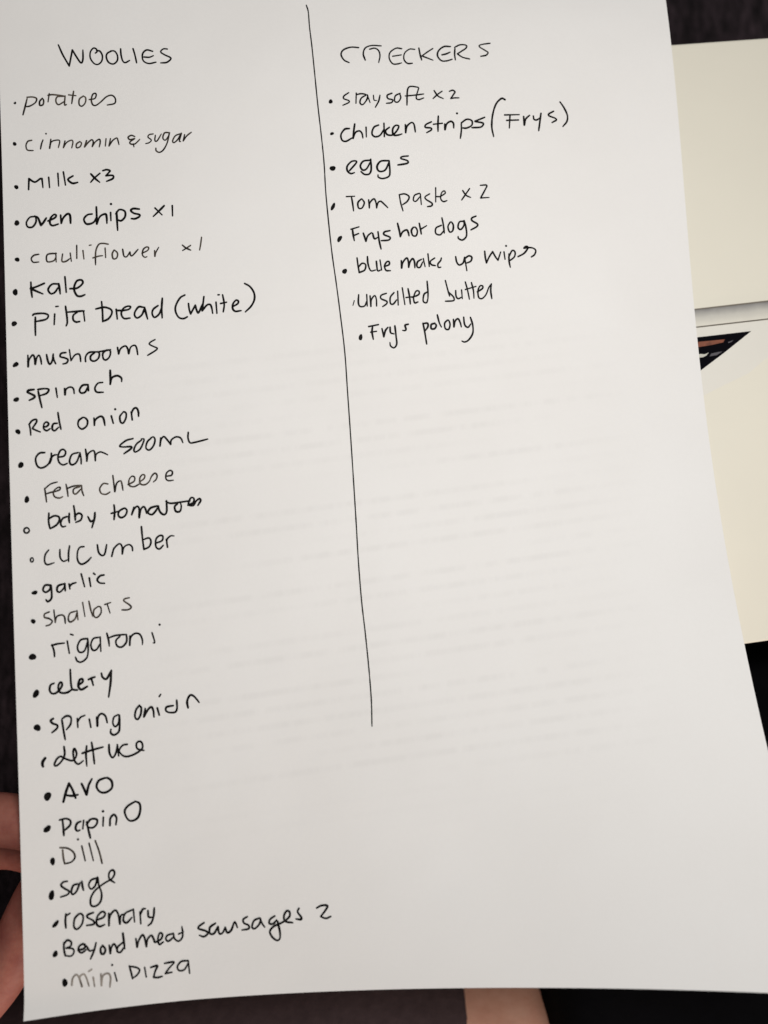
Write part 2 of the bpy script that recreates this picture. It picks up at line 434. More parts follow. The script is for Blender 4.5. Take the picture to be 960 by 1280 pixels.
WRITING = [
 ('head', 'left heading of seven capital letters', 0.541, [('black', '-1750 -2640,-1727 -2579,-1691 -2507c,-1669 -2608c,-1645 -2562,-1621 -2526,-1609 -2549,-1607 -2608;-1534 -2588,-1524 -2597,-1528 -2614,-1545 -2619,-1563 -2595,-1565 -2557,-1545 -2523,-1521 -2516,-1499 -2536,-1493 -2570,-1506 -2599,-1526 -2604;-1435 -2602,-1463 -2586,-1470 -2561,-1458 -2529,-1430 -2518,-1406 -2539,-1404 -2573,-1419 -2599,-1443 -2602;-1383 -2614,-1382 -2577,-1374 -2539,-1359 -2526,-1332 -2540;-1309 -2615,-1299 -2573,-1291 -2524;-1192 -2597,-1228 -2606,-1253 -2581,-1251 -2538,-1219 -2519,-1175 -2527;-1246 -2561,-1214 -2559,-1189 -2569;-1103 -2611,-1127 -2612,-1144 -2593,-1121 -2574,-1090 -2558,-1086 -2545,-1111 -2525,-1147 -2522')], None),
 ('item', 'potatoes', 0.492, [('brown', '-1944 -2303,-1957 -2253,-1971 -2202;-1944 -2312,-1911 -2313,-1889 -2303,-1897 -2278,-1929 -2257,-1952 -2253;-1855 -2305,-1871 -2286,-1871 -2261,-1853 -2265,-1848 -2290,-1855 -2305;-1814 -2334,-1823 -2282;-1822 -2323,-1791 -2327,-1725 -2317;-1729 -2317,-1768 -2313,-1777 -2285,-1762 -2264,-1726 -2285;-1722 -2318,-1727 -2264,-1716 -2264;-1671 -2347,-1678 -2310,-1685 -2269;-1701 -2325,-1658 -2319;-1615 -2317,-1639 -2297,-1641 -2263,-1625 -2253,-1605 -2275,-1602 -2305,-1615 -2317;-1581 -2294,-1549 -2300,-1539 -2321,-1544 -2333,-1560 -2325,-1569 -2291,-1562 -2262,-1543 -2257,-1514 -2278,-1478 -2311,-1446 -2319,-1427 -2298,-1432 -2268,-1476 -2258')], ('blob', 0.0, '-2007 -2276,-2009 -2271,-2013 -2268,-2018 -2269,-2023 -2273,-2021 -2279,-2017 -2282,-2013 -2285,-2008 -2282')),
 ('item', 'cinnomin & sugar', 0.467, [('brown', '-1925 -2043,-1947 -2037,-1959 -2012,-1952 -1983,-1918 -1979;-1860 -2044,-1869 -2020,-1876 -1988;-1841 -2083;-1814 -2048,-1823 -1992c,-1812 -2031,-1781 -2042,-1763 -2036,-1772 -1995;-1732 -2036,-1743 -1994c,-1723 -2026,-1695 -2040,-1686 -2029,-1694 -1992;-1645 -2031,-1665 -2016,-1666 -1993,-1646 -1998,-1636 -2020,-1645 -2031;-1606 -2036,-1619 -1997c,-1598 -2023,-1576 -2041,-1567 -2027,-1574 -1998c,-1555 -2027,-1531 -2043,-1526 -2026,-1533 -1995;-1491 -2046,-1497 -2000;-1465 -2046,-1475 -2000c,-1453 -2033,-1428 -2049,-1421 -2032,-1416 -2007;-1321 -2056,-1341 -2064,-1360 -2052,-1350 -2037,-1322 -2043,-1350 -2023,-1347 -2010,-1323 -2009,-1299 -2030,-1292 -2038;-1331 -2010,-1328 -1991;-1211 -2070,-1234 -2066,-1242 -2050,-1223 -2032,-1236 -2016,-1257 -2010;-1198 -2061,-1202 -2028,-1188 -2027,-1162 -2069;-1112 -2076,-1142 -2075,-1154 -2044,-1140 -2029,-1119 -2055,-1114 -2074,-1129 -2013,-1154 -1968,-1179 -1953,-1197 -1964,-1198 -1980;-1051 -2067,-1079 -2055,-1096 -2025,-1089 -2012,-1064 -2033,-1042 -2071,-1056 -2024,-1049 -2018;-1023 -2062,-1033 -2022c,-1011 -2053,-982 -2076')], ('blob', 0.0, '-2012 -2021,-2015 -2013,-2023 -2010,-2030 -2011,-2034 -2018,-2035 -2025,-2031 -2033,-2022 -2033,-2016 -2028')),
 ('item', 'milk x3', 0.614, [('black', '-1952 -1737,-1948 -1805c,-1927 -1788,-1910 -1784,-1885 -1802,-1873 -1804c,-1869 -1748;-1834 -1811,-1831 -1747;-1780 -1835,-1778 -1756;-1748 -1843,-1738 -1761;-1693 -1817,-1719 -1801,-1719 -1788,-1696 -1771,-1667 -1776;-1588 -1827,-1563 -1797,-1538 -1774;-1535 -1830,-1567 -1802,-1591 -1775;-1517 -1846,-1495 -1852,-1475 -1845,-1483 -1833,-1500 -1814c,-1472 -1816,-1457 -1812,-1461 -1795,-1497 -1779')], ('blob', 0.0, '-2009 -1754,-2011 -1745,-2020 -1740,-2028 -1744,-2033 -1750,-2035 -1760,-2028 -1766,-2019 -1766,-2012 -1762')),
 ('item', 'oven chips x1', 0.639, [('black', '-1918 -1570,-1949 -1566,-1970 -1534,-1962 -1507,-1935 -1507,-1915 -1537,-1916 -1567;-1922 -1572,-1903 -1561,-1887 -1516c,-1873 -1532,-1855 -1560;-1846 -1541,-1807 -1559,-1798 -1575,-1810 -1580,-1830 -1559,-1835 -1527,-1820 -1512,-1787 -1521;-1772 -1575,-1770 -1525c,-1757 -1558,-1733 -1582,-1718 -1573,-1716 -1524;-1590 -1578,-1617 -1573,-1638 -1547,-1623 -1517,-1584 -1525,-1564 -1557;-1563 -1621,-1563 -1565,-1564 -1516c,-1544 -1561,-1512 -1576,-1505 -1555,-1505 -1518;-1481 -1584,-1481 -1534;-1477 -1637;-1446 -1587,-1445 -1529,-1444 -1473;-1451 -1575,-1429 -1601,-1398 -1590,-1397 -1557,-1420 -1532,-1440 -1537;-1312 -1601,-1347 -1605,-1362 -1593,-1344 -1576,-1313 -1567,-1314 -1554,-1338 -1542,-1361 -1543;-1219 -1605,-1179 -1561;-1164 -1618,-1198 -1584,-1231 -1553;-1116 -1617,-1117 -1553')], ('blob', 0.0, '-2009 -1532,-2013 -1522,-2022 -1516,-2033 -1517,-2039 -1527,-2037 -1537,-2032 -1547,-2021 -1550,-2012 -1542')),
 ('item', 'cauliflower x1', 0.492, [('brown', '-1904 -1338,-1932 -1332,-1948 -1312,-1937 -1290,-1905 -1291;-1804 -1341,-1852 -1337,-1862 -1310,-1853 -1290,-1819 -1297,-1808 -1317;-1807 -1343,-1806 -1288;-1768 -1336,-1773 -1292,-1750 -1291,-1727 -1307;-1724 -1341,-1719 -1290;-1685 -1387,-1687 -1307;-1650 -1354,-1646 -1302;-1612 -1385,-1601 -1387;-1502 -1389,-1534 -1395,-1558 -1388,-1575 -1351,-1579 -1302,-1580 -1264;-1594 -1307,-1560 -1317,-1537 -1319;-1521 -1366,-1520 -1307;-1470 -1351,-1481 -1328,-1476 -1299,-1456 -1303,-1450 -1331,-1466 -1352;-1419 -1355,-1413 -1314,-1397 -1309,-1377 -1337c,-1374 -1317,-1362 -1316,-1329 -1352;-1307 -1327,-1275 -1342,-1266 -1359,-1278 -1365,-1298 -1351,-1305 -1319,-1292 -1302,-1279 -1305;-1232 -1341,-1232 -1306c,-1226 -1328,-1207 -1361;-1067 -1370,-1046 -1351,-1019 -1337;-1018 -1367,-1042 -1351,-1067 -1336;-951 -1415,-958 -1373,-966 -1336')], ('blob', 0.0, '-2014 -1308,-2016 -1299,-2025 -1295,-2034 -1298,-2041 -1304,-2042 -1314,-2034 -1320,-2025 -1321,-2017 -1317')),
 ('item', 'kale', 0.664, [('black', '-1954 -1169,-1953 -1118,-1949 -1077;-1878 -1160,-1922 -1141,-1956 -1130c,-1923 -1113,-1888 -1096;-1798 -1154,-1834 -1153,-1857 -1123,-1844 -1097,-1821 -1102,-1801 -1130;-1796 -1155,-1791 -1117,-1789 -1093;-1759 -1196,-1754 -1102;-1732 -1123,-1690 -1126,-1658 -1154,-1665 -1174,-1693 -1167,-1709 -1123,-1695 -1082,-1672 -1075,-1648 -1084')], ('blob', 0.0, '-2030 -1110,-2031 -1098,-2041 -1090,-2052 -1095,-2058 -1105,-2058 -1117,-2051 -1126,-2040 -1131,-2031 -1122')),
 ('item', 'pita bread (white)', 0.614, [('black', '-1934 -956,-1936 -899,-1936 -847;-1948 -968,-1938 -976,-1889 -978,-1861 -966,-1874 -942,-1931 -930;-1824 -972,-1829 -908;-1816 -1017,-1802 -1018;-1761 -1017,-1755 -958,-1754 -918,-1761 -898;-1756 -981,-1718 -983,-1656 -986;-1695 -979,-1718 -961,-1719 -933,-1704 -920,-1683 -922;-1659 -986,-1654 -924;-1553 -1038,-1550 -984,-1550 -919;-1587 -995,-1540 -1004,-1502 -990,-1496 -966,-1516 -934,-1551 -917;-1470 -989,-1466 -930;-1468 -982,-1433 -980c,-1398 -986,-1386 -1002,-1405 -1005,-1429 -992,-1442 -960,-1427 -932,-1392 -933;-1312 -996,-1339 -999,-1360 -973,-1365 -949,-1350 -932,-1322 -951,-1305 -991;-1305 -995,-1298 -958,-1290 -923;-1226 -1003,-1255 -981,-1262 -953,-1249 -932,-1221 -952,-1207 -988;-1199 -1047,-1205 -988,-1205 -927;-1066 -1062,-1095 -1045,-1121 -1001,-1125 -964,-1108 -927,-1081 -918,-1057 -928;-1047 -1009,-1044 -973,-1037 -945c,-1007 -997c,-1001 -968,-990 -951,-964 -1003;-954 -1048,-968 -962c,-940 -994,-920 -998,-911 -977,-907 -944;-884 -1011,-882 -943;-870 -1056,-862 -1056;-843 -1055,-836 -998,-844 -950;-857 -1002,-821 -1009;-789 -979,-758 -996,-751 -1012,-765 -1019,-784 -997,-787 -968,-772 -951,-738 -954;-708 -1120,-678 -1100,-656 -1062,-655 -1021,-676 -980,-713 -945')], ('blob', 0.0, '-2037 -920,-2044 -911,-2052 -906,-2063 -905,-2069 -915,-2068 -926,-2061 -934,-2051 -936,-2041 -931')),
 ('item', 'mushrooms', 0.565, [('black', '-1982 -729,-1982 -693,-1982 -661c,-1976 -701,-1955 -730,-1945 -712,-1942 -674c,-1933 -711,-1920 -727,-1911 -707,-1907 -673;-1877 -729,-1870 -689,-1859 -671,-1844 -696,-1839 -732;-1841 -724,-1836 -696,-1827 -673;-1768 -738,-1794 -734,-1800 -715,-1775 -706,-1757 -695,-1765 -676,-1786 -670;-1747 -755,-1740 -688c,-1718 -720,-1695 -727,-1687 -711,-1685 -681;-1657 -680,-1656 -709,-1634 -734,-1581 -736,-1511 -746;-1604 -731,-1627 -712,-1626 -688,-1605 -681,-1582 -699,-1577 -726,-1588 -735;-1534 -745,-1556 -726,-1555 -694,-1540 -685,-1519 -704,-1513 -736,-1530 -746;-1471 -757,-1466 -718c,-1453 -750,-1426 -765,-1413 -748,-1408 -718c,-1395 -756,-1372 -767,-1361 -750,-1356 -710;-1252 -797,-1278 -783,-1286 -770,-1260 -754,-1241 -744,-1253 -730,-1299 -703')], ('blob', 0.0, '-2036 -686,-2034 -676,-2042 -666,-2052 -662,-2064 -660,-2069 -669,-2064 -680,-2056 -688,-2045 -692')),
 ('item', 'spinach', 0.639, [('black', '-1953 -524,-1983 -520,-1989 -509,-1969 -498,-1951 -486,-1955 -474,-1981 -461;-1930 -512,-1921 -461,-1912 -415;-1931 -523,-1901 -527,-1871 -522,-1883 -499,-1921 -486;-1830 -527,-1824 -473;-1781 -523,-1780 -487c,-1774 -517,-1751 -531,-1732 -521,-1728 -491;-1648 -541,-1679 -538,-1697 -511,-1688 -493,-1665 -498,-1649 -529;-1648 -541,-1646 -505;-1564 -551,-1591 -547,-1609 -520,-1600 -495,-1562 -492;-1518 -621,-1519 -580,-1521 -538c,-1510 -576,-1479 -588,-1456 -573,-1455 -552')], ('blob', 0.0, '-2038 -478,-2037 -468,-2043 -458,-2054 -454,-2062 -456,-2070 -462,-2067 -473,-2056 -480,-2046 -482')),
 ('item', 'red onion', 0.59, [('black', '-1985 -321,-1980 -290,-1978 -255;-1986 -318,-1969 -340,-1947 -347,-1944 -332,-1963 -303,-1967 -293c,-1945 -281,-1925 -272;-1907 -301,-1889 -303,-1877 -317,-1888 -329,-1903 -318,-1905 -291,-1889 -278,-1870 -289;-1829 -319,-1851 -316,-1858 -289,-1845 -276,-1822 -295;-1823 -382,-1817 -330,-1809 -283;-1685 -347,-1708 -329,-1711 -298,-1691 -279,-1664 -296,-1658 -327,-1674 -346,-1689 -347;-1621 -341,-1620 -298c,-1614 -329,-1586 -349,-1568 -339,-1560 -295;-1522 -349,-1512 -305;-1498 -388;-1456 -366,-1473 -343,-1470 -311,-1455 -305,-1439 -333,-1437 -361,-1449 -371,-1456 -366;-1407 -368,-1403 -320c,-1405 -360,-1391 -387,-1375 -389,-1366 -366,-1366 -340')], ('blob', 0.0, '-2036 -285,-2034 -275,-2038 -264,-2048 -263,-2056 -269,-2063 -277,-2062 -289,-2053 -293,-2044 -292')),
 ('item', 'cream 500ml', 0.565, [('black', '-1904 -150,-1934 -147,-1955 -117,-1947 -74,-1922 -61,-1888 -79,-1872 -113;-1867 -144,-1868 -113,-1877 -84;-1873 -113,-1853 -132,-1830 -134;-1831 -119,-1797 -125,-1787 -148,-1800 -164,-1819 -154,-1831 -119,-1824 -87,-1803 -73,-1780 -81;-1718 -141,-1752 -131,-1767 -92,-1754 -71,-1727 -87,-1707 -137;-1707 -140,-1702 -105,-1702 -74;-1675 -159,-1670 -119,-1670 -89c,-1662 -130,-1635 -149,-1624 -137,-1622 -89c,-1617 -124,-1594 -139,-1572 -132,-1551 -120;-1403 -209,-1444 -199,-1481 -169,-1457 -162,-1418 -162,-1417 -150,-1458 -122;-1356 -197,-1384 -176,-1400 -145,-1393 -129,-1366 -144,-1349 -174,-1340 -202,-1356 -205;-1298 -208,-1322 -185,-1331 -150,-1312 -137,-1288 -160,-1277 -195,-1286 -213,-1302 -208;-1244 -205,-1250 -158c,-1241 -197,-1225 -212,-1206 -191,-1188 -164c,-1183 -190,-1155 -207,-1129 -199,-1117 -171;-1083 -231,-1086 -197,-1076 -169,-1049 -169,-972 -185')], ('blob', 0.0, '-2022 -78,-2030 -69,-2040 -66,-2050 -68,-2053 -81,-2048 -93,-2040 -101,-2030 -100,-2022 -92')),
 ('item', 'feta cheese', 0.492, [('brown', '-1910 60,-1906 95,-1902 138;-1908 60,-1876 35,-1839 25;-1906 92,-1874 83,-1848 79;-1861 82,-1829 72,-1825 57,-1842 60,-1863 82,-1856 110,-1831 119,-1812 112;-1791 41,-1785 78,-1782 113;-1788 67,-1751 54,-1706 51;-1714 59,-1747 69,-1752 92,-1737 100,-1710 74;-1704 53,-1703 83,-1694 113;-1556 51,-1582 48,-1603 76,-1595 104,-1569 111,-1546 99;-1526 3,-1522 53,-1518 98c,-1506 50,-1483 37,-1476 59,-1472 93;-1442 61,-1407 43,-1403 20,-1418 13,-1435 34,-1435 65,-1409 75,-1378 61;-1377 49,-1350 31,-1345 11,-1360 8,-1374 29,-1370 61,-1344 66,-1320 48,-1307 21,-1287 2,-1274 15,-1280 38,-1297 53;-1219 23,-1192 19,-1185 0,-1199 -10,-1220 6,-1224 37,-1209 50,-1182 49')], ('blob', 0.0, '-1996 125,-2005 136,-2015 138,-2022 132,-2023 120,-2019 106,-2009 97,-2001 102,-1997 111')),
 ('item', 'baby tomatoes', 0.614, [('black', '-1891 204,-1894 251,-1888 293;-1890 235,-1864 221,-1838 227,-1835 250,-1854 276,-1886 293;-1792 229,-1816 239,-1828 266,-1819 286,-1801 284;-1778 211,-1781 241,-1779 265;-1752 169,-1747 212,-1746 251;-1749 228,-1726 213,-1708 226,-1716 253,-1744 265;-1675 236,-1661 264,-1646 258;-1635 215,-1639 249,-1655 301;-1526 176,-1524 217,-1529 261;-1543 224,-1501 214;-1477 200,-1498 214,-1504 237,-1488 252,-1464 240,-1454 213,-1467 198,-1486 207;-1414 196,-1428 238c,-1414 207,-1394 191,-1384 209,-1386 257c,-1376 213,-1360 195,-1349 207,-1343 235;-1280 195,-1319 205,-1335 231,-1313 244,-1289 222,-1273 196;-1276 196,-1266 231,-1244 248,-1228 230,-1226 167;-1230 171,-1203 184,-1142 180,-1091 175;-1165 190,-1181 205,-1175 233,-1152 234,-1143 207,-1146 187;-1104 201,-1073 187,-1068 164,-1083 157,-1095 174,-1100 198,-1073 203,-1057 180,-1037 166,-1030 178,-1047 205')], ('line', 0.53, '-2001 297,-2005 306,-2013 311,-2022 310,-2029 303,-2030 293,-2025 284,-2017 281,-2008 284,-2002 292')),
 ('item', 'cucumber', 0.541, [('black', '-1899 416,-1918 441,-1923 479,-1909 499,-1872 491;-1837 417,-1837 461,-1821 485,-1798 479;-1783 399,-1790 441,-1791 489;-1703 408,-1726 411,-1740 437,-1741 483,-1722 508,-1691 497,-1665 472;-1628 402,-1623 444,-1607 464,-1589 457,-1576 404;-1536 426,-1550 473c,-1536 430,-1505 403,-1490 421,-1490 463c,-1479 425,-1452 411,-1434 424,-1431 448;-1376 311,-1373 373,-1367 444c,-1336 430,-1325 400,-1337 379,-1372 389;-1301 413,-1262 399,-1257 373,-1276 370,-1296 390,-1298 432,-1279 447,-1256 427;-1237 393,-1231 440;-1233 440,-1234 397,-1212 375,-1192 376')], ('line', 0.45, '-1984 468,-1986 475,-1990 479,-1995 478,-1999 473,-2000 465,-1997 458,-1992 455,-1987 457,-1984 464')),
 ('item', 'garlic', 0.614, [('black', '-1893 618,-1924 616,-1937 642,-1921 656,-1899 641,-1893 618,-1890 664,-1893 694,-1912 710,-1922 699;-1825 615,-1854 625,-1860 651,-1845 660,-1822 638,-1818 619;-1817 614,-1815 654;-1793 617,-1789 646;-1791 633,-1777 618,-1755 612;-1724 564,-1708 638;-1680 590,-1674 639;-1655 565,-1647 572;-1598 578,-1620 582,-1636 604,-1622 622,-1596 626')], ('blob', 0.0, '-1967 654,-1970 661,-1979 666,-1991 665,-2000 659,-1999 651,-1991 646,-1980 642,-1968 646')),
 ('item', 'shallots', 0.492, [('brown', '-1907 769,-1932 779,-1933 798,-1908 807,-1892 823,-1905 841,-1927 847;-1881 760,-1876 831c,-1867 799,-1838 791,-1824 805,-1821 840;-1764 775,-1794 785,-1804 818,-1792 834,-1766 817,-1755 784;-1755 772,-1751 824;-1722 727,-1712 809;-1687 723,-1679 770,-1669 811;-1638 757,-1661 775,-1662 809,-1644 818,-1622 793,-1623 762,-1638 756;-1600 748,-1566 738;-1585 749,-1572 798;-1461 718,-1487 723,-1491 735,-1462 758,-1452 774,-1471 786,-1505 785')], ('blob', 0.0, '-1981 817,-1985 826,-1993 831,-2001 827,-2007 820,-2009 810,-2001 803,-1993 804,-1985 808')),
 ('item', 'rigatoni', 0.565, [('black', '-1898 955,-1888 990,-1886 1024;-1900 960,-1869 953,-1830 951;-1814 941,-1805 1011;-1794 904,-1781 909;-1703 935,-1740 940,-1759 977,-1750 1008,-1721 1002,-1700 943;-1701 937,-1701 1004,-1711 1044,-1741 1065,-1763 1058,-1772 1036;-1641 932,-1670 938,-1685 971,-1676 1002,-1654 1000,-1635 971;-1632 931,-1631 1013;-1594 913,-1586 951,-1583 986;-1587 940,-1544 928,-1484 927;-1522 935,-1545 958,-1539 989,-1513 996,-1487 970,-1486 932,-1503 925;-1466 937,-1469 990c,-1462 945,-1435 924,-1409 933,-1397 965,-1398 991;-1341 927,-1328 981,-1336 986;-1296 884')], ('blob', 0.0, '-1983 1018,-1990 1029,-2002 1032,-2015 1032,-2026 1022,-2023 1009,-2014 1000,-2001 998,-1989 1005')),
 ('item', 'celery', 0.639, [('black', '-1894 1173,-1912 1181,-1919 1206,-1910 1227,-1890 1230,-1867 1214,-1851 1189,-1854 1171,-1866 1177,-1872 1204,-1860 1228,-1827 1231,-1801 1218;-1803 1103,-1803 1147,-1801 1192,-1794 1215,-1769 1221;-1764 1195,-1738 1178,-1739 1161,-1754 1166,-1762 1199,-1747 1220,-1713 1205;-1705 1167,-1687 1159,-1669 1155;-1689 1163,-1680 1201;-1633 1137,-1627 1160,-1605 1170,-1577 1125;-1577 1125,-1585 1201,-1598 1274')], ('blob', 0.0, '-1978 1230,-1988 1241,-1999 1246,-2010 1242,-2010 1225,-2003 1211,-1993 1201,-1982 1202,-1975 1214')),
 ('item', 'spring onion', 0.614, [('black', '-1905 1370,-1919 1380,-1909 1396,-1884 1409,-1888 1427,-1914 1447;-1858 1382,-1851 1442,-1844 1492;-1856 1374,-1832 1361,-1809 1371,-1812 1408,-1835 1437;-1774 1381,-1773 1430;-1774 1400,-1756 1375,-1732 1366;-1709 1390,-1702 1436;-1668 1382,-1666 1431c,-1661 1383,-1642 1364,-1620 1379,-1611 1417;-1550 1377,-1573 1390,-1580 1423,-1567 1443,-1548 1422,-1543 1378;-1543 1381,-1543 1438,-1550 1474,-1577 1489,-1594 1475,-1592 1456;-1429 1334,-1449 1359,-1456 1396,-1442 1412,-1424 1387,-1419 1350,-1429 1334;-1397 1355,-1406 1400c,-1386 1367,-1363 1348,-1352 1370,-1350 1406;-1329 1357,-1320 1397;-1315 1292,-1307 1281;-1239 1350,-1276 1355,-1281 1375,-1263 1387,-1229 1387,-1218 1365,-1218 1321;-1156 1317,-1161 1339,-1156 1368c,-1158 1328,-1142 1299,-1123 1303,-1105 1324,-1092 1343')], ('blob', 0.0, '-1973 1415,-1977 1429,-1990 1432,-2000 1427,-2011 1419,-2011 1404,-2000 1395,-1988 1394,-1978 1402')),
 ('item', 'lettuce', 0.59, [('black', '-1852 1531,-1850 1575,-1869 1611,-1895 1632,-1907 1625,-1894 1597,-1872 1583,-1847 1598,-1812 1612,-1793 1599,-1785 1574,-1795 1547,-1803 1561,-1802 1594,-1794 1621,-1776 1634,-1750 1618;-1729 1538,-1734 1586,-1732 1649;-1754 1576,-1701 1563,-1639 1551;-1701 1520,-1694 1582,-1690 1640;-1606 1541,-1605 1586,-1589 1615,-1569 1589,-1560 1548;-1560 1545,-1555 1608;-1505 1547,-1531 1551,-1551 1579,-1533 1607,-1504 1615,-1459 1602,-1424 1578,-1421 1552,-1434 1536,-1453 1546,-1450 1576,-1414 1589')], ('line', 0.86, '-1955 1585,-1958 1588,-1961 1592,-1964 1596,-1967 1600,-1969 1605,-1971 1611,-1971 1616,-1971 1621,-1970 1625,-1968 1630')),
 ('item', 'avo', 0.688, [('black', '-1866 1835,-1850 1782,-1832 1736c,-1814 1774,-1799 1820;-1848 1800,-1818 1806,-1786 1803;-1764 1744,-1752 1773,-1739 1807c,-1726 1757,-1707 1723;-1637 1724,-1670 1736,-1683 1768,-1665 1798,-1633 1804,-1600 1783,-1599 1746,-1619 1726,-1637 1724')], ('blob', 0.0, '-1932 1803,-1940 1815,-1953 1822,-1965 1813,-1969 1797,-1964 1782,-1953 1775,-1939 1774,-1928 1786')),
 ('item', 'papino', 0.614, [('black', '-1873 1937,-1871 1970,-1869 2018;-1889 1932,-1855 1928,-1832 1941,-1835 1967,-1868 1993;-1776 1951,-1796 1960,-1805 1986,-1796 2001,-1782 1998;-1760 1947,-1766 1993;-1744 1957,-1735 2006,-1727 2047;-1745 1972,-1722 1945,-1689 1948,-1690 1974,-1713 1992,-1741 1985;-1652 1940,-1656 1988;-1653 1907;-1616 1951,-1618 1988c,-1613 1948,-1594 1931,-1580 1951,-1585 1987;-1473 1868,-1515 1890,-1534 1918,-1521 1960,-1496 1974,-1462 1958,-1447 1915,-1451 1881,-1473 1868')], ('blob', 0.0, '-1944 1985,-1956 1992,-1967 1992,-1977 1986,-1974 1970,-1962 1960,-1951 1954,-1939 1957,-1937 1970')),
 ('item', 'dill', 0.541, [('brown', '-1878 2097,-1876 2137,-1870 2173;-1892 2083,-1853 2090,-1822 2114,-1814 2144,-1834 2167,-1870 2173;-1775 2086,-1759 2168;-1794 2048;-1735 2075,-1715 2172;-1701 2064,-1681 2128,-1668 2191')], ('blob', 0.0, '-1921 2156,-1925 2170,-1935 2175,-1943 2166,-1947 2156,-1946 2142,-1937 2133,-1927 2133,-1921 2144')),
 ('item', 'sage', 0.565, [('black', '-1859 2269,-1880 2271,-1893 2287,-1874 2307,-1851 2324,-1861 2341,-1897 2350;-1803 2289,-1828 2296,-1839 2328,-1831 2343,-1811 2328,-1791 2284;-1781 2278,-1779 2301,-1774 2326;-1697 2268,-1730 2276,-1745 2303,-1732 2325,-1709 2307,-1696 2265,-1691 2305,-1677 2354,-1684 2397,-1710 2419,-1735 2413,-1737 2377,-1718 2342,-1692 2320,-1655 2298,-1618 2280,-1602 2252,-1612 2233,-1631 2246,-1632 2279,-1604 2303')], ('blob', 0.0, '-1931 2341,-1937 2357,-1950 2361,-1959 2353,-1961 2338,-1956 2322,-1946 2310,-1934 2310,-1930 2326')),
 ('item', 'rosemary', 0.59, [('black', '-1872 2444,-1876 2483,-1874 2519;-1874 2455,-1850 2443;-1804 2452,-1826 2475,-1831 2517,-1814 2532,-1788 2508,-1780 2469,-1793 2451,-1812 2458;-1725 2453,-1754 2461,-1758 2475,-1727 2496,-1724 2515,-1763 2518;-1709 2495,-1672 2484,-1661 2464,-1678 2453,-1704 2477,-1709 2516,-1692 2531,-1666 2524;-1642 2466,-1643 2532c,-1636 2481,-1609 2453,-1592 2471,-1583 2529c,-1578 2487,-1559 2478;-1515 2460,-1552 2475,-1564 2510,-1546 2526,-1516 2500;-1507 2457,-1503 2526;-1471 2475,-1469 2539;-1470 2490,-1456 2462,-1441 2460;-1427 2472,-1425 2505,-1403 2510;-1392 2461,-1397 2504,-1411 2539,-1430 2553')], ('blob', 0.0, '-1919 2499,-1931 2508,-1942 2509,-1947 2502,-1940 2489,-1930 2479,-1917 2471,-1910 2476,-1913 2488')),
 ('item', 'beyond meat sausages 2', 0.59, [('black', '-1887 2596,-1888 2628,-1882 2666;-1887 2603,-1869 2585,-1848 2597,-1852 2618,-1877 2626c,-1842 2633,-1835 2652,-1850 2671,-1878 2667;-1814 2644,-1782 2640,-1774 2624,-1788 2615,-1808 2627,-1810 2648,-1793 2660,-1767 2646;-1766 2630,-1752 2655,-1735 2653;-1716 2617,-1728 2657,-1748 2699;-1681 2634,-1692 2650,-1690 2676,-1675 2679,-1667 2657,-1681 2634;-1645 2638,-1641 2681c,-1634 2650,-1619 2633,-1606 2656,-1603 2674;-1572 2631,-1598 2650,-1603 2674,-1585 2680,-1566 2657;-1569 2581,-1565 2625,-1562 2664;-1499 2617,-1494 2662c,-1484 2629,-1463 2600,-1451 2618,-1443 2664c,-1435 2626,-1414 2607,-1402 2626,-1393 2645,-1360 2630,-1353 2605,-1367 2599,-1378 2628,-1372 2659,-1349 2648;-1292 2607,-1326 2615,-1334 2635,-1320 2646,-1293 2628;-1292 2607,-1286 2636,-1264 2651,-1243 2632,-1240 2604,-1243 2575;-1263 2613,-1236 2603;-1119 2563,-1146 2579,-1151 2593,-1114 2607,-1100 2622,-1123 2638,-1148 2629;-1056 2571,-1087 2591,-1089 2623,-1066 2625,-1042 2590c,-1037 2627,-1018 2625,-1002 2597c,-992 2626,-969 2614,-948 2572,-934 2602;-876 2548,-899 2561,-896 2581,-871 2595,-871 2613,-909 2618;-809 2560,-839 2572,-852 2604,-838 2615,-810 2592,-801 2564;-805 2560,-795 2589,-781 2610;-722 2554,-749 2571,-754 2592,-732 2595,-712 2576;-707 2584,-697 2642,-700 2677,-718 2685,-743 2664,-753 2635,-733 2611,-702 2599,-671 2586,-640 2563,-637 2538,-653 2531,-670 2557,-664 2586,-623 2596;-584 2521,-592 2540,-573 2570,-577 2581,-603 2577;-484 2525,-457 2513,-424 2515,-432 2535,-464 2572c,-435 2583,-408 2574')], ('blob', 0.0, '-1921 2656,-1928 2664,-1937 2667,-1947 2665,-1949 2652,-1943 2641,-1936 2633,-1926 2633,-1921 2643')),
 ('item', 'mini pizza', 0.541, [('grey', '-1847 2792,-1852 2826c,-1847 2792,-1828 2773,-1813 2789,-1798 2839c,-1809 2790,-1786 2775,-1772 2801,-1761 2841;-1737 2798,-1731 2847;-1760 2764,-1744 2755;-1695 2785,-1694 2846c,-1686 2797,-1657 2786,-1644 2809,-1649 2859'), ('black', '-1621 2786,-1610 2832;-1633 2744;-1540 2759,-1531 2796,-1525 2828;-1540 2761,-1504 2770,-1485 2786,-1499 2810,-1522 2825;-1457 2775,-1450 2827;-1424 2778,-1387 2772,-1399 2798,-1410 2832c,-1386 2835,-1362 2831;-1347 2763,-1295 2761,-1322 2790,-1345 2818c,-1308 2814;-1217 2760,-1254 2761,-1277 2787,-1267 2809,-1238 2805,-1216 2771;-1216 2760,-1211 2828')], ('blob', 0.0, '-1872 2813,-1879 2825,-1890 2830,-1899 2823,-1902 2810,-1901 2796,-1892 2785,-1882 2790,-1875 2799')),
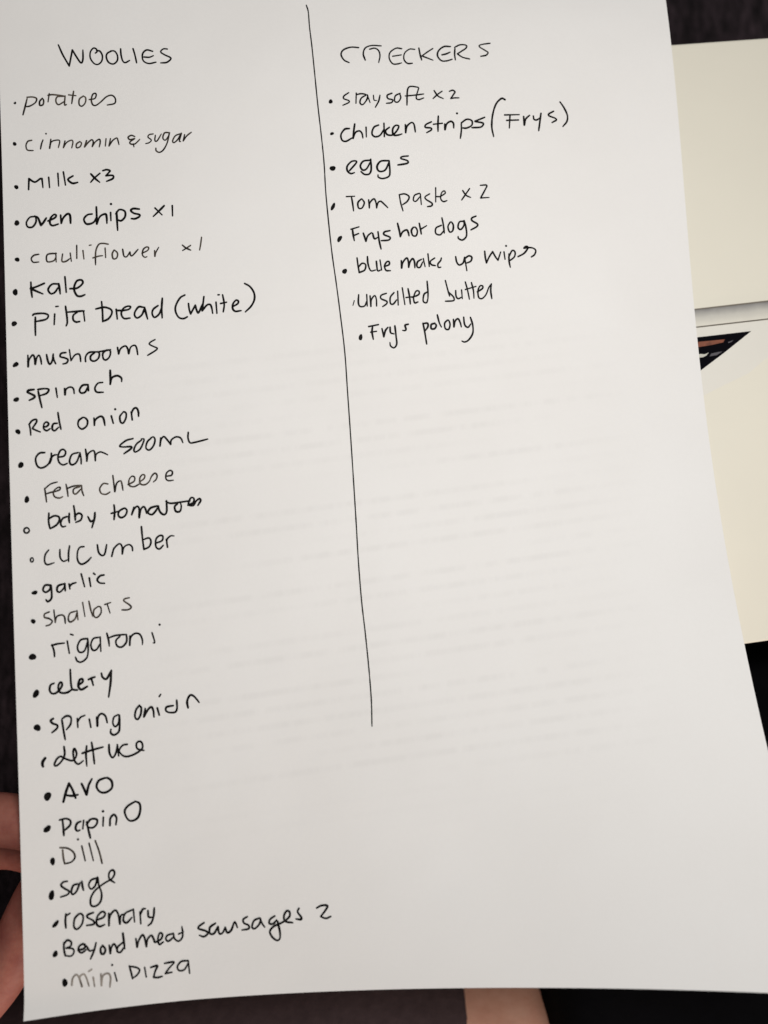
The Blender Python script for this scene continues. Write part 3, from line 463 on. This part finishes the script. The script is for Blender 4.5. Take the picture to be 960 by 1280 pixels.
 ('head', 'right heading of eight capital letters', 0.516, [('black', '73 -2612,23 -2615,-24 -2597,-40 -2566,-24 -2530,7 -2512;109 -2528,99 -2570,115 -2610,158 -2626,215 -2623;141 -2601,173 -2608,197 -2591,203 -2556,192 -2511;343 -2604,308 -2607,268 -2578,261 -2537,280 -2503,309 -2501,336 -2508;283 -2553,338 -2562;426 -2599,392 -2600,360 -2573,353 -2532,373 -2505,404 -2505;453 -2608,457 -2568,465 -2527;541 -2604,500 -2577,469 -2554c,502 -2540,537 -2525;655 -2617,614 -2617,578 -2590,568 -2554,590 -2522,624 -2520,660 -2531;597 -2561,623 -2567,650 -2579;683 -2603,678 -2562,680 -2526;682 -2612,718 -2629,756 -2626,755 -2607,723 -2585,696 -2567c,728 -2544,772 -2532;912 -2639,855 -2630,841 -2616,878 -2589,894 -2575,879 -2557,844 -2550')], None),
 ('item', 'stay soft x2', 0.492, [('black', '-8 -2314,-38 -2293,-41 -2275,-11 -2262,-12 -2249,-49 -2232;39 -2311,33 -2244;38 -2300,70 -2306,99 -2298,69 -2278,58 -2248,74 -2234,101 -2265,110 -2295;107 -2298,121 -2247;145 -2295,147 -2264,163 -2260;186 -2294,175 -2255,152 -2216;262 -2307,232 -2294,235 -2272,264 -2263,254 -2245,223 -2241;313 -2306,282 -2289,276 -2254,296 -2249,315 -2275,311 -2304;429 -2345,391 -2351,370 -2345,359 -2314,351 -2228;433 -2340,413 -2279,427 -2263,460 -2274;345 -2288,396 -2292,462 -2300;529 -2322,551 -2286,584 -2268;579 -2317,548 -2295,519 -2269;626 -2316,647 -2323,661 -2312,650 -2294,631 -2268c,656 -2272,684 -2272')], ('blob', 0.0, '-110 -2257,-113 -2249,-122 -2244,-132 -2245,-136 -2253,-134 -2261,-130 -2269,-120 -2272,-113 -2265')),
 ('item', 'chicken strips with a bracketed word after it', 0.59, [('black', '-18 -2080,-47 -2076,-72 -2042,-68 -2007,-44 -1998,-5 -2019;17 -2109,7 -2058,1 -2016c,17 -2053,43 -2064,58 -2048,62 -2018;86 -2087,84 -2024;165 -2100,135 -2086,120 -2047,136 -2025,169 -2033,197 -2072;199 -2111,196 -2024;231 -2084,206 -2063,215 -2037,249 -2035,280 -2066,290 -2092,269 -2095,251 -2071,253 -2036,278 -2032,307 -2040;332 -2100,331 -2048c,340 -2087,371 -2113,387 -2100,392 -2052;497 -2116,462 -2099,457 -2081,490 -2076,493 -2063,463 -2046;544 -2153,538 -2102,535 -2054;509 -2100,566 -2106;581 -2101,580 -2065c,593 -2101,620 -2118,636 -2105,636 -2075;664 -2170;686 -2100,683 -2056,673 -2006;687 -2107,722 -2130,754 -2121,752 -2091,718 -2073,689 -2074;838 -2142,786 -2121,777 -2115,823 -2105,823 -2090,804 -2077,752 -2075;968 -2156,1062 -2157;1002 -2154,991 -2070;978 -2120,1054 -2122;1089 -2144,1089 -2088c,1100 -2126,1128 -2152;1152 -2147,1155 -2125,1172 -2121,1194 -2134;1203 -2164,1192 -2112,1179 -2050;1286 -2177,1253 -2159,1256 -2146,1289 -2132,1299 -2119,1269 -2102;1333 -2238,1356 -2198,1373 -2149,1367 -2109,1338 -2075;978 -2257,955 -2265,918 -2229,891 -2159,879 -2080,886 -2015')], ('blob', 0.0, '-114 -2052,-117 -2045,-124 -2041,-132 -2039,-139 -2042,-139 -2049,-135 -2056,-127 -2059,-119 -2058')),
 ('item', 'eggs', 0.614, [('black', '-33 -1810,14 -1864,-15 -1869,-45 -1840,-47 -1810,-28 -1791,-4 -1796;97 -1874,55 -1868,35 -1838,48 -1812,73 -1820,101 -1867;102 -1880,101 -1816,87 -1786,58 -1784,37 -1802;213 -1869,163 -1866,138 -1832,150 -1802,188 -1810,217 -1865;215 -1869,216 -1796,206 -1767,168 -1755,142 -1765,141 -1779;337 -1897,298 -1893,291 -1881,329 -1867,328 -1850,269 -1840')], ('blob', 0.0, '-117 -1833,-120 -1821,-129 -1812,-141 -1811,-150 -1816,-156 -1826,-150 -1838,-138 -1841,-126 -1841')),
 ('item', 'tom paste x2', 0.516, [('black', '-63 -1645,-12 -1646;-32 -1644,-27 -1598,-24 -1553;28 -1628,6 -1605,8 -1571,29 -1571,45 -1603,32 -1628;73 -1621,74 -1570c,80 -1603,106 -1627,117 -1603,119 -1569c,130 -1602,147 -1610,166 -1593,188 -1569;265 -1646,270 -1599,281 -1546;265 -1650,299 -1654,325 -1636,312 -1607,282 -1586;390 -1656,360 -1644,350 -1614,366 -1606,393 -1635;396 -1652,398 -1584;454 -1651,426 -1634,429 -1617,465 -1591,460 -1574,435 -1570;495 -1690,489 -1599;491 -1633,518 -1632c,552 -1653,546 -1669,528 -1653,522 -1619,537 -1600,560 -1606;664 -1668,683 -1638,711 -1623;708 -1680,679 -1642,653 -1608;778 -1700,818 -1700,808 -1674,774 -1619c,828 -1621')], ('blob', 0.0, '-138 -1579,-147 -1567,-156 -1560,-164 -1563,-162 -1580,-154 -1594,-145 -1606,-136 -1608,-134 -1596')),
 ('item', 'hot dogs with a leading name', 0.59, [('black', '-47 -1438,3 -1452;-38 -1438,-36 -1404,-31 -1366;-37 -1396,-2 -1410;27 -1411,34 -1385,40 -1360c,53 -1393,77 -1413;84 -1409,93 -1375,116 -1383;118 -1417,122 -1358,130 -1309;192 -1423,159 -1416,154 -1399,190 -1381,180 -1364,135 -1361;242 -1468,250 -1422,254 -1384c,270 -1413,296 -1425,305 -1408,308 -1388;338 -1441,325 -1420,331 -1390,352 -1387,362 -1415,353 -1439,338 -1441;377 -1465,383 -1419,385 -1397;383 -1427,422 -1449;514 -1449,480 -1433,476 -1399,502 -1389,524 -1411;521 -1496,527 -1449,529 -1400;570 -1467,555 -1440,563 -1406,583 -1414,589 -1448,578 -1469,567 -1465;654 -1472,629 -1468,618 -1434,634 -1420,656 -1446,657 -1476;659 -1476,668 -1429,667 -1378,641 -1353,617 -1362,614 -1375;736 -1503,710 -1492,709 -1475,741 -1453,736 -1436,698 -1416')], ('blob', 0.0, '-110 -1374,-119 -1363,-129 -1358,-135 -1364,-135 -1377,-127 -1392,-117 -1397,-108 -1399,-103 -1390')),
 ('item', 'blue make up wipes', 0.565, [('black', '-21 -1257,-18 -1211,-13 -1165c,21 -1180,29 -1213,7 -1222,-16 -1198;43 -1263,44 -1217,58 -1175,89 -1178;96 -1232,100 -1175,119 -1177;119 -1240,125 -1177;143 -1198,173 -1209,174 -1228,159 -1226,145 -1202,152 -1174,179 -1171;250 -1232,249 -1186c,258 -1219,284 -1248,293 -1227,293 -1189c,303 -1222,321 -1243,331 -1222,331 -1185;375 -1237,350 -1221,345 -1192,363 -1187,382 -1220;387 -1241,395 -1190;418 -1270,421 -1191;458 -1243,430 -1223,435 -1202,459 -1195;500 -1242,494 -1226,476 -1205,477 -1184,492 -1184;590 -1248,594 -1215,609 -1195,635 -1209,646 -1243;646 -1243,654 -1158;646 -1234,672 -1251,691 -1242,682 -1217,652 -1205;775 -1278,776 -1240,781 -1204c,802 -1243,825 -1274c,840 -1242,855 -1219c,876 -1271;897 -1271,900 -1224;913 -1309;928 -1257,925 -1211,930 -1172;924 -1236,949 -1278,967 -1269,961 -1239,931 -1215;984 -1239,1024 -1259,1052 -1294,1040 -1303,1026 -1292,1048 -1295,1082 -1292,1100 -1275,1090 -1249,1069 -1235')], ('blob', 0.0, '-89 -1169,-98 -1160,-107 -1161,-115 -1165,-118 -1176,-110 -1187,-100 -1191,-91 -1191,-86 -1181')),
 ('item', 'unsalted butter', 0.541, [('black', '-25 -1027,-30 -978,-21 -954,7 -956,21 -984;24 -1026,23 -955;44 -1017,45 -952c,50 -992,72 -1018,81 -995,80 -953;145 -1030,113 -1019,110 -998,144 -980,141 -964,117 -948;192 -1033,168 -1005,166 -967,183 -962,205 -987;215 -1041,213 -955;245 -1061,254 -956;280 -1055,286 -1005,288 -959;264 -1000,330 -1006;301 -1000,343 -1016,346 -1037,328 -1037,311 -1000,315 -966,336 -970;398 -1031,376 -1015,369 -973,389 -964,399 -989;401 -1098,402 -1031,399 -989;515 -1099,527 -1035,535 -1001;528 -1027,550 -1005,561 -988,556 -971,506 -969;575 -1034,575 -1000,586 -983,609 -991;612 -1037,613 -982;639 -1087,650 -1032,657 -977;677 -1082,686 -1031,686 -983;636 -1039,704 -1057;710 -1022,743 -1042,746 -1058,730 -1059,715 -1030,716 -988,736 -979,763 -1003,783 -1045,802 -1070;802 -1070,795 -1028,798 -977')], ('line', 0.39, '-54 -991,-64 -962')),
 ('item', 'polony with a leading name', 0.59, [('black', '24 -827,84 -837;48 -830,42 -793,47 -747;34 -792,70 -796;104 -811,112 -761c,124 -798,141 -818;154 -818,155 -785,175 -776;184 -825,187 -763,188 -713,170 -690,150 -702,147 -723;267 -833,247 -827,251 -802,242 -794,230 -796;358 -836,365 -781,372 -706;357 -833,385 -835,387 -814,369 -789;430 -833,409 -826,407 -801,428 -800,439 -820,430 -833;450 -885,459 -836,470 -809;510 -850,492 -831,494 -798,514 -793,525 -822,518 -849,510 -850;548 -854,548 -807c,557 -841,577 -857,589 -832,594 -805;613 -865,616 -818,635 -801,654 -821;655 -863,666 -813,662 -762,634 -722,608 -710,592 -716')], ('blob', 0.0, '-18 -759,-24 -746,-33 -744,-40 -749,-42 -760,-38 -772,-30 -781,-21 -781,-18 -770')),
]
DIVIDER = '-238 -2900,-228 -2854,-226 -2752,-219 -2631,-212 -2452,-204 -2238,-193 -2022,-187 -1851,-187 -1652,-174 -1324,-158 -1113,-145 -924,-131 -676,-129 -430,-127 -186,-126 105,-126 379,-127 583,-123 822,-113 1016,-105 1233,-103 1403,-109 1547'


def build_list():
    root = empty('shopping_list', (0, 0, 0), cat='shopping list',
                 label='white sheet of paper with a shopping list handwritten in two columns of black pen')
    build_paper(root)
    for kind, label, w, parts, bullet in WRITING:
        r = Ribbon(); idx = []
        mats = []
        for ink, txt in parts:
            mats.append(INK[ink])
            for st in txt.split(';'):
                P = points(st)
                r.stroke(P, w)
            idx += [len(mats) - 1] * (len(r.F) - len(idx))
        if kind == 'head':
            e = r.build('heading', mats, root, idx, label=label)
        else:
            e = r.build('list_entry', mats, root, idx, label='handwritten entry: ' + label)
        if bullet:
            b = Ribbon()
            P = [Vector((float(q.split()[0]) / 20, float(q.split()[1]) / 20)) for q in bullet[2].split(',')]
            if bullet[0] == 'blob':
                b.blob(P)
            else:
                b.stroke(spline(P, 3), bullet[1], .1)
            b.build('bullet_dot', [INK['black']], e)
    d = Ribbon()
    d.stroke(points(DIVIDER), .40, .22)
    d.build('dividing_line', [INK['black']], root, label='long pen line between the two columns')
build_list()

# ------------------------------------------------------------------ the flat box under the right edge of the sheet
def slab(name, x0, x1, y0, y1, z0, z1, r, mat, parent, seg=3):
    bm = bmesh.new()
    bmesh.ops.create_cube(bm, size=1)
    for v in bm.verts:
        v.co = Vector(((x0 + x1) / 2 + v.co.x * (x1 - x0), (y0 + y1) / 2 + v.co.y * (y1 - y0), (z0 + z1) / 2 + v.co.z * (z1 - z0)))
    bmesh.ops.bevel(bm, geom=bm.edges[:], offset=r, segments=seg, profile=.6, affect='EDGES')
    me = bpy.data.meshes.new(name)
    bm.to_mesh(me); bm.free()
    me.materials.append(mat)
    me.polygons.foreach_set('use_smooth', [True] * len(me.polygons))
    o = bpy.data.objects.new(name, me)
    return link(o, parent=parent)

def flat(name, pts, z, mat, parent, th=.00012):
    """a printed patch: a thin film following the outline, with a little thickness"""
    n = len(pts)
    V = [(x, y, z + th) for x, y in pts] + [(x, y, z) for x, y in pts]
    F = [tuple(range(n)), tuple(range(2 * n - 1, n - 1, -1))] + [(i, i + n, (i + 1) % n + n, (i + 1) % n) for i in range(n)]
    bmv = mesh_obj(name, V, F, mat, parent=parent)
    bm = bmesh.new(); bm.from_mesh(bmv.data); bmesh.ops.recalc_face_normals(bm, faces=bm.faces); bm.to_mesh(bmv.data); bm.free()
    return bmv

def build_box():
    BX, BY, ANG, TOP, Y0, Y1 = (0.10798, 0.03595, 0.06196, -0.00420, -0.09846, 0.09846)                       # centre, turn, height of its top and the two long edges
    root = empty('laptop_box', (BX, BY, FLOOR_Z), cat='box',
                 label='cream cardboard box with a printed dark screen corner, under the right edge of the sheet')
    root.rotation_euler = (0, 0, ANG)
    h = TOP - FLOOR_Z
    ca, sa = math.cos(ANG), math.sin(ANG)
    L = lambda x, y: ((x - BX) * ca + (y - BY) * sa, -(x - BX) * sa + (y - BY) * ca)
    slab('base', -.166, .144, Y0 + .0012, Y1 - .0012, 0.002, h - .030, .0010, M_CARDLOW, root)
    lid = slab('lid', -.168, .146, Y0, Y1, h - .0302, h, .0009, M_CARD, root)
    def film(name, pts, zz, m, parent, uv=None):
        o = flat(name, [L(*p) for p in pts], h + zz, m, lid if parent is None else parent)
        return o
    P = {'panel': [(0.08568, 0.04273), (0.14507, 0.04685), (0.14405, 0.03808), (0.12934, 0.02783), (0.12206, 0.02264), (0.11231, 0.01865), (0.08217, 0.00567)],
         'band': [(0.08570, 0.04286), (0.14513, 0.04733), (0.14441, 0.04121), (0.08514, 0.03700)],
         'line': [(0.08514, 0.03705), (0.14443, 0.04137), (0.14438, 0.04095), (0.08511, 0.03669)],
         'line2': [(0.08569, 0.04283), (0.14513, 0.04733), (0.14508, 0.04691), (0.08566, 0.04247)],
         'screen': [(0.08484, 0.03388), (0.10686, 0.03513), (0.12451, 0.03642), (0.11482, 0.02976), (0.10669, 0.02449), (0.08217, 0.00567)],
         'orange': [(0.09789, 0.03282), (0.10670, 0.03356), (0.11125, 0.03379), (0.11527, 0.03400), (0.11464, 0.03305), (0.11110, 0.03241), (0.10653, 0.03186), (0.09768, 0.03074)],
         'pale': [(0.10015, 0.02908), (0.10682, 0.02958), (0.10813, 0.02942), (0.10951, 0.02993), (0.10862, 0.02898), (0.10751, 0.02850), (0.10430, 0.02825), (0.10000, 0.02752)],
         'grey': [(0.11027, 0.02956), (0.11271, 0.02998), (0.11405, 0.03006), (0.11207, 0.02896), (0.10965, 0.02867)],
         'grey2': [(0.11624, 0.03306), (0.11818, 0.03367), (0.11744, 0.03306), (0.11634, 0.03274)]}
    pic = film('printed_picture', P['panel'], .00006, M_SILVER, None)
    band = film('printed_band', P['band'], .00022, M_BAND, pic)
    film('printed_line', P['line'], .00022, M_LINE, pic)
    film('printed_line', P['line2'], .00040, M_LINE, pic)
    film('screen_print', P['screen'], .00022, M_PRINTBLACK, pic)
    film('picture_streak', P['orange'], .00040, M_PRINTORANGE, pic)
    film('picture_streak', P['pale'], .00040, M_PRINTPALE, pic)
    film('picture_streak', P['grey'], .00040, M_PRINTGREY, pic)
    film('picture_streak', P['grey2'], .00040, M_PRINTGREY, pic)
build_box()

# ------------------------------------------------------------------ black folded cotton at the lower right
def build_black_cushion():
    o = slab('black_cushion', 0.0531, .34, -.32, -.0725, FLOOR_Z - .004, -.0215, .021, M_BLACK, None, 8)
    o['label'] = 'black cotton cushion lying below the lower right corner of the sheet'
    o['category'] = 'cushion'
build_black_cushion()

# ------------------------------------------------------------------ the person: a hand under the sheet's left edge and a bare knee
def skin_body(name, joints, bones, root_i, parent, mat):
    me = bpy.data.meshes.new(name)
    me.from_pydata([j[0] for j in joints], bones, [])
    o = bpy.data.objects.new(name, me)
    link(o)
    sk = o.modifiers.new('skin', 'SKIN')
    sk.use_smooth_shade = True
    sk.branch_smoothing = .6
    for i, j in enumerate(joints):
        v = me.skin_vertices[0].data[i]
        v.radius = (j[1], j[2] if len(j) > 2 else j[1])
        v.use_root = (i == root_i)
    sb = o.modifiers.new('subdiv', 'SUBSURF')
    sb.levels = sb.render_levels = 2
    me.materials.append(mat)
    dg = bpy.context.evaluated_depsgraph_get()
    m2 = bpy.data.meshes.new_from_object(o.evaluated_get(dg))
    o.modifiers.clear()
    o.data = m2
    m2.polygons.foreach_set('use_smooth', [True] * len(m2.polygons))
    if not m2.materials:
        m2.materials.append(mat)
    keep(o, parent)
    return o

def limb(name, joints, parent, mat, n=40, sub=10):
    """one smooth tapered limb swept along its joints, with rounded ends"""
    P = [Vector(j[0]) for j in joints]
    rad = [j[1] for j in joints]
    path = spline(P, sub)
    rr = []
    for i in range(len(rad) - 1):
        for k in range(sub):
            t = k / sub
            t = t * t * (3 - 2 * t)
            rr.append(rad[i] * (1 - t) + rad[i + 1] * t)
    rr.append(rad[-1])
    d0 = (path[0] - path[1]).normalized(); d1 = (path[-1] - path[-2]).normalized()
    cap0 = [(path[0] + d0 * rr[0] * .45 * math.sin(a), rr[0] * math.cos(a)) for a in (1.5, 1.2, .9, .6, .3)]
    cap1 = [(path[-1] + d1 * rr[-1] * .45 * math.sin(a), rr[-1] * math.cos(a)) for a in (.3, .6, .9, 1.2, 1.5)]
    C_ = cap0 + list(zip(path, rr)) + cap1
    V, F = [], []
    for i, (p, q) in enumerate(C_):
        a, b = C_[max(0, i - 1)][0], C_[min(len(C_) - 1, i + 1)][0]
        d = (b - a).normalized()
        u = d.cross(Vector((0, 0, 1))).normalized(); w = u.cross(d)
        for k in range(n):
            t = 2 * math.pi * k / n
            k2 = 1 + .035 * noise.noise(Vector((p.x * 9 + 3 * math.cos(t), p.y * 9, 3 * math.sin(t))))
            V.append(p + (u * math.cos(t) + w * math.sin(t)) * q * k2)
    for i in range(len(C_) - 1):
        for k in range(n):
            F.append((i * n + k, i * n + (k + 1) % n, (i + 1) * n + (k + 1) % n, (i + 1) * n + k))
    F.append(tuple(range(n))[::-1]); F.append(tuple(range((len(C_) - 1) * n, len(C_) * n)))
    o = mesh_obj(name, V, F, mat, True)
    bm = bmesh.new(); bm.from_mesh(o.data); bmesh.ops.recalc_face_normals(bm, faces=bm.faces); bm.to_mesh(o.data); bm.free()
    return keep(o, parent)

HAND_JOINTS = [((-0.1871, -0.1894, -0.0395), 0.0200, 0.0240),
    ((-0.2332, -0.2418, -0.0495), 0.0260, 0.0280),
    ((-0.2978, -0.3147, -0.0575), 0.0360, 0.0360),
    ((-0.1706, -0.1597, -0.0355), 0.0160, 0.0310),
    ((-0.1481, -0.1149, -0.0175), 0.0095, 0.0095),
    ((-0.1302, -0.0986, -0.0135), 0.0088, 0.0088),
    ((-0.1121, -0.0971, -0.0105), 0.0082, 0.0082),
    ((-0.0984, -0.1021, -0.0095), 0.0073, 0.0073),
    ((-0.0917, -0.1049, -0.0095), 0.0055, 0.0055),
    ((-0.1606, -0.1325, -0.0395), 0.0095, 0.0095),
    ((-0.1441, -0.1169, -0.0415), 0.0090, 0.0090),
    ((-0.1245, -0.1122, -0.0415), 0.0082, 0.0082),
    ((-0.1078, -0.1181, -0.0395), 0.0074, 0.0074),
    ((-0.1009, -0.1212, -0.0395), 0.0056, 0.0056),
    ((-0.1708, -0.1480, -0.0495), 0.0092, 0.0092),
    ((-0.1633, -0.1393, -0.0575), 0.0086, 0.0086),
    ((-0.1580, -0.1483, -0.0655), 0.0080, 0.0080),
    ((-0.1596, -0.1641, -0.0655), 0.0070, 0.0070),
    ((-0.1803, -0.1660, -0.0575), 0.0084, 0.0084),
    ((-0.1788, -0.1627, -0.0695), 0.0076, 0.0076),
    ((-0.1739, -0.1728, -0.0755), 0.0070, 0.0070),
    ((-0.1753, -0.1835, -0.0755), 0.0060, 0.0060),
    ((-0.1579, -0.1705, -0.0335), 0.0130, 0.0130),
    ((-0.1359, -0.1612, -0.0255), 0.0100, 0.0100),
    ((-0.1182, -0.1447, -0.0215), 0.0082, 0.0082),
    ((-0.1063, -0.1215, -0.0155), 0.0072, 0.0072),
    ((-0.1018, -0.1121, -0.0135), 0.0054, 0.0054)]
HAND_BONES = [(0, 1), (1, 2), (0, 3), (3, 4), (4, 5), (5, 6), (6, 7), (7, 8), (3, 9), (9, 10), (10, 11), (11, 12), (12, 13), (3, 14), (14, 15), (15, 16), (16, 17), (3, 18), (18, 19), (19, 20), (20, 21), (3, 22), (22, 23), (23, 24), (24, 25), (25, 26)]
LEG_JOINTS = [((0.1248, -0.2292, -0.0800), 0.0460, 0.0460),
    ((0.0874, -0.2286, -0.0820), 0.0460, 0.0460),
    ((0.0566, -0.2281, -0.0840), 0.0450, 0.0450),
    ((0.0291, -0.2286, -0.0870), 0.0435, 0.0435),
    ((0.0077, -0.2303, -0.0910), 0.0420, 0.0420),
    ((-0.0046, -0.2318, -0.0940), 0.0400, 0.0400)]
SHORTS_JOINTS = [((0.0249, -0.2290, -0.0880), 0.0455, 0.0455),
    ((-0.0016, -0.2298, -0.0910), 0.0475, 0.0475),
    ((-0.0294, -0.2303, -0.0930), 0.0485, 0.0485),
    ((-0.1079, -0.2393, -0.1040), 0.0545, 0.0545),
    ((-0.2267, -0.2627, -0.1220), 0.0625, 0.0625)]

person = empty('person', (-0.20, -0.20, FLOOR_Z), cat='person',
               label='person holding the sheet from beneath, fingers and a leg in dark shorts in view')
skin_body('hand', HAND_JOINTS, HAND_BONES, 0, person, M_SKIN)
limb('leg', LEG_JOINTS, person, M_LEG)
limb('shorts', SHORTS_JOINTS, person, M_SHORTS)
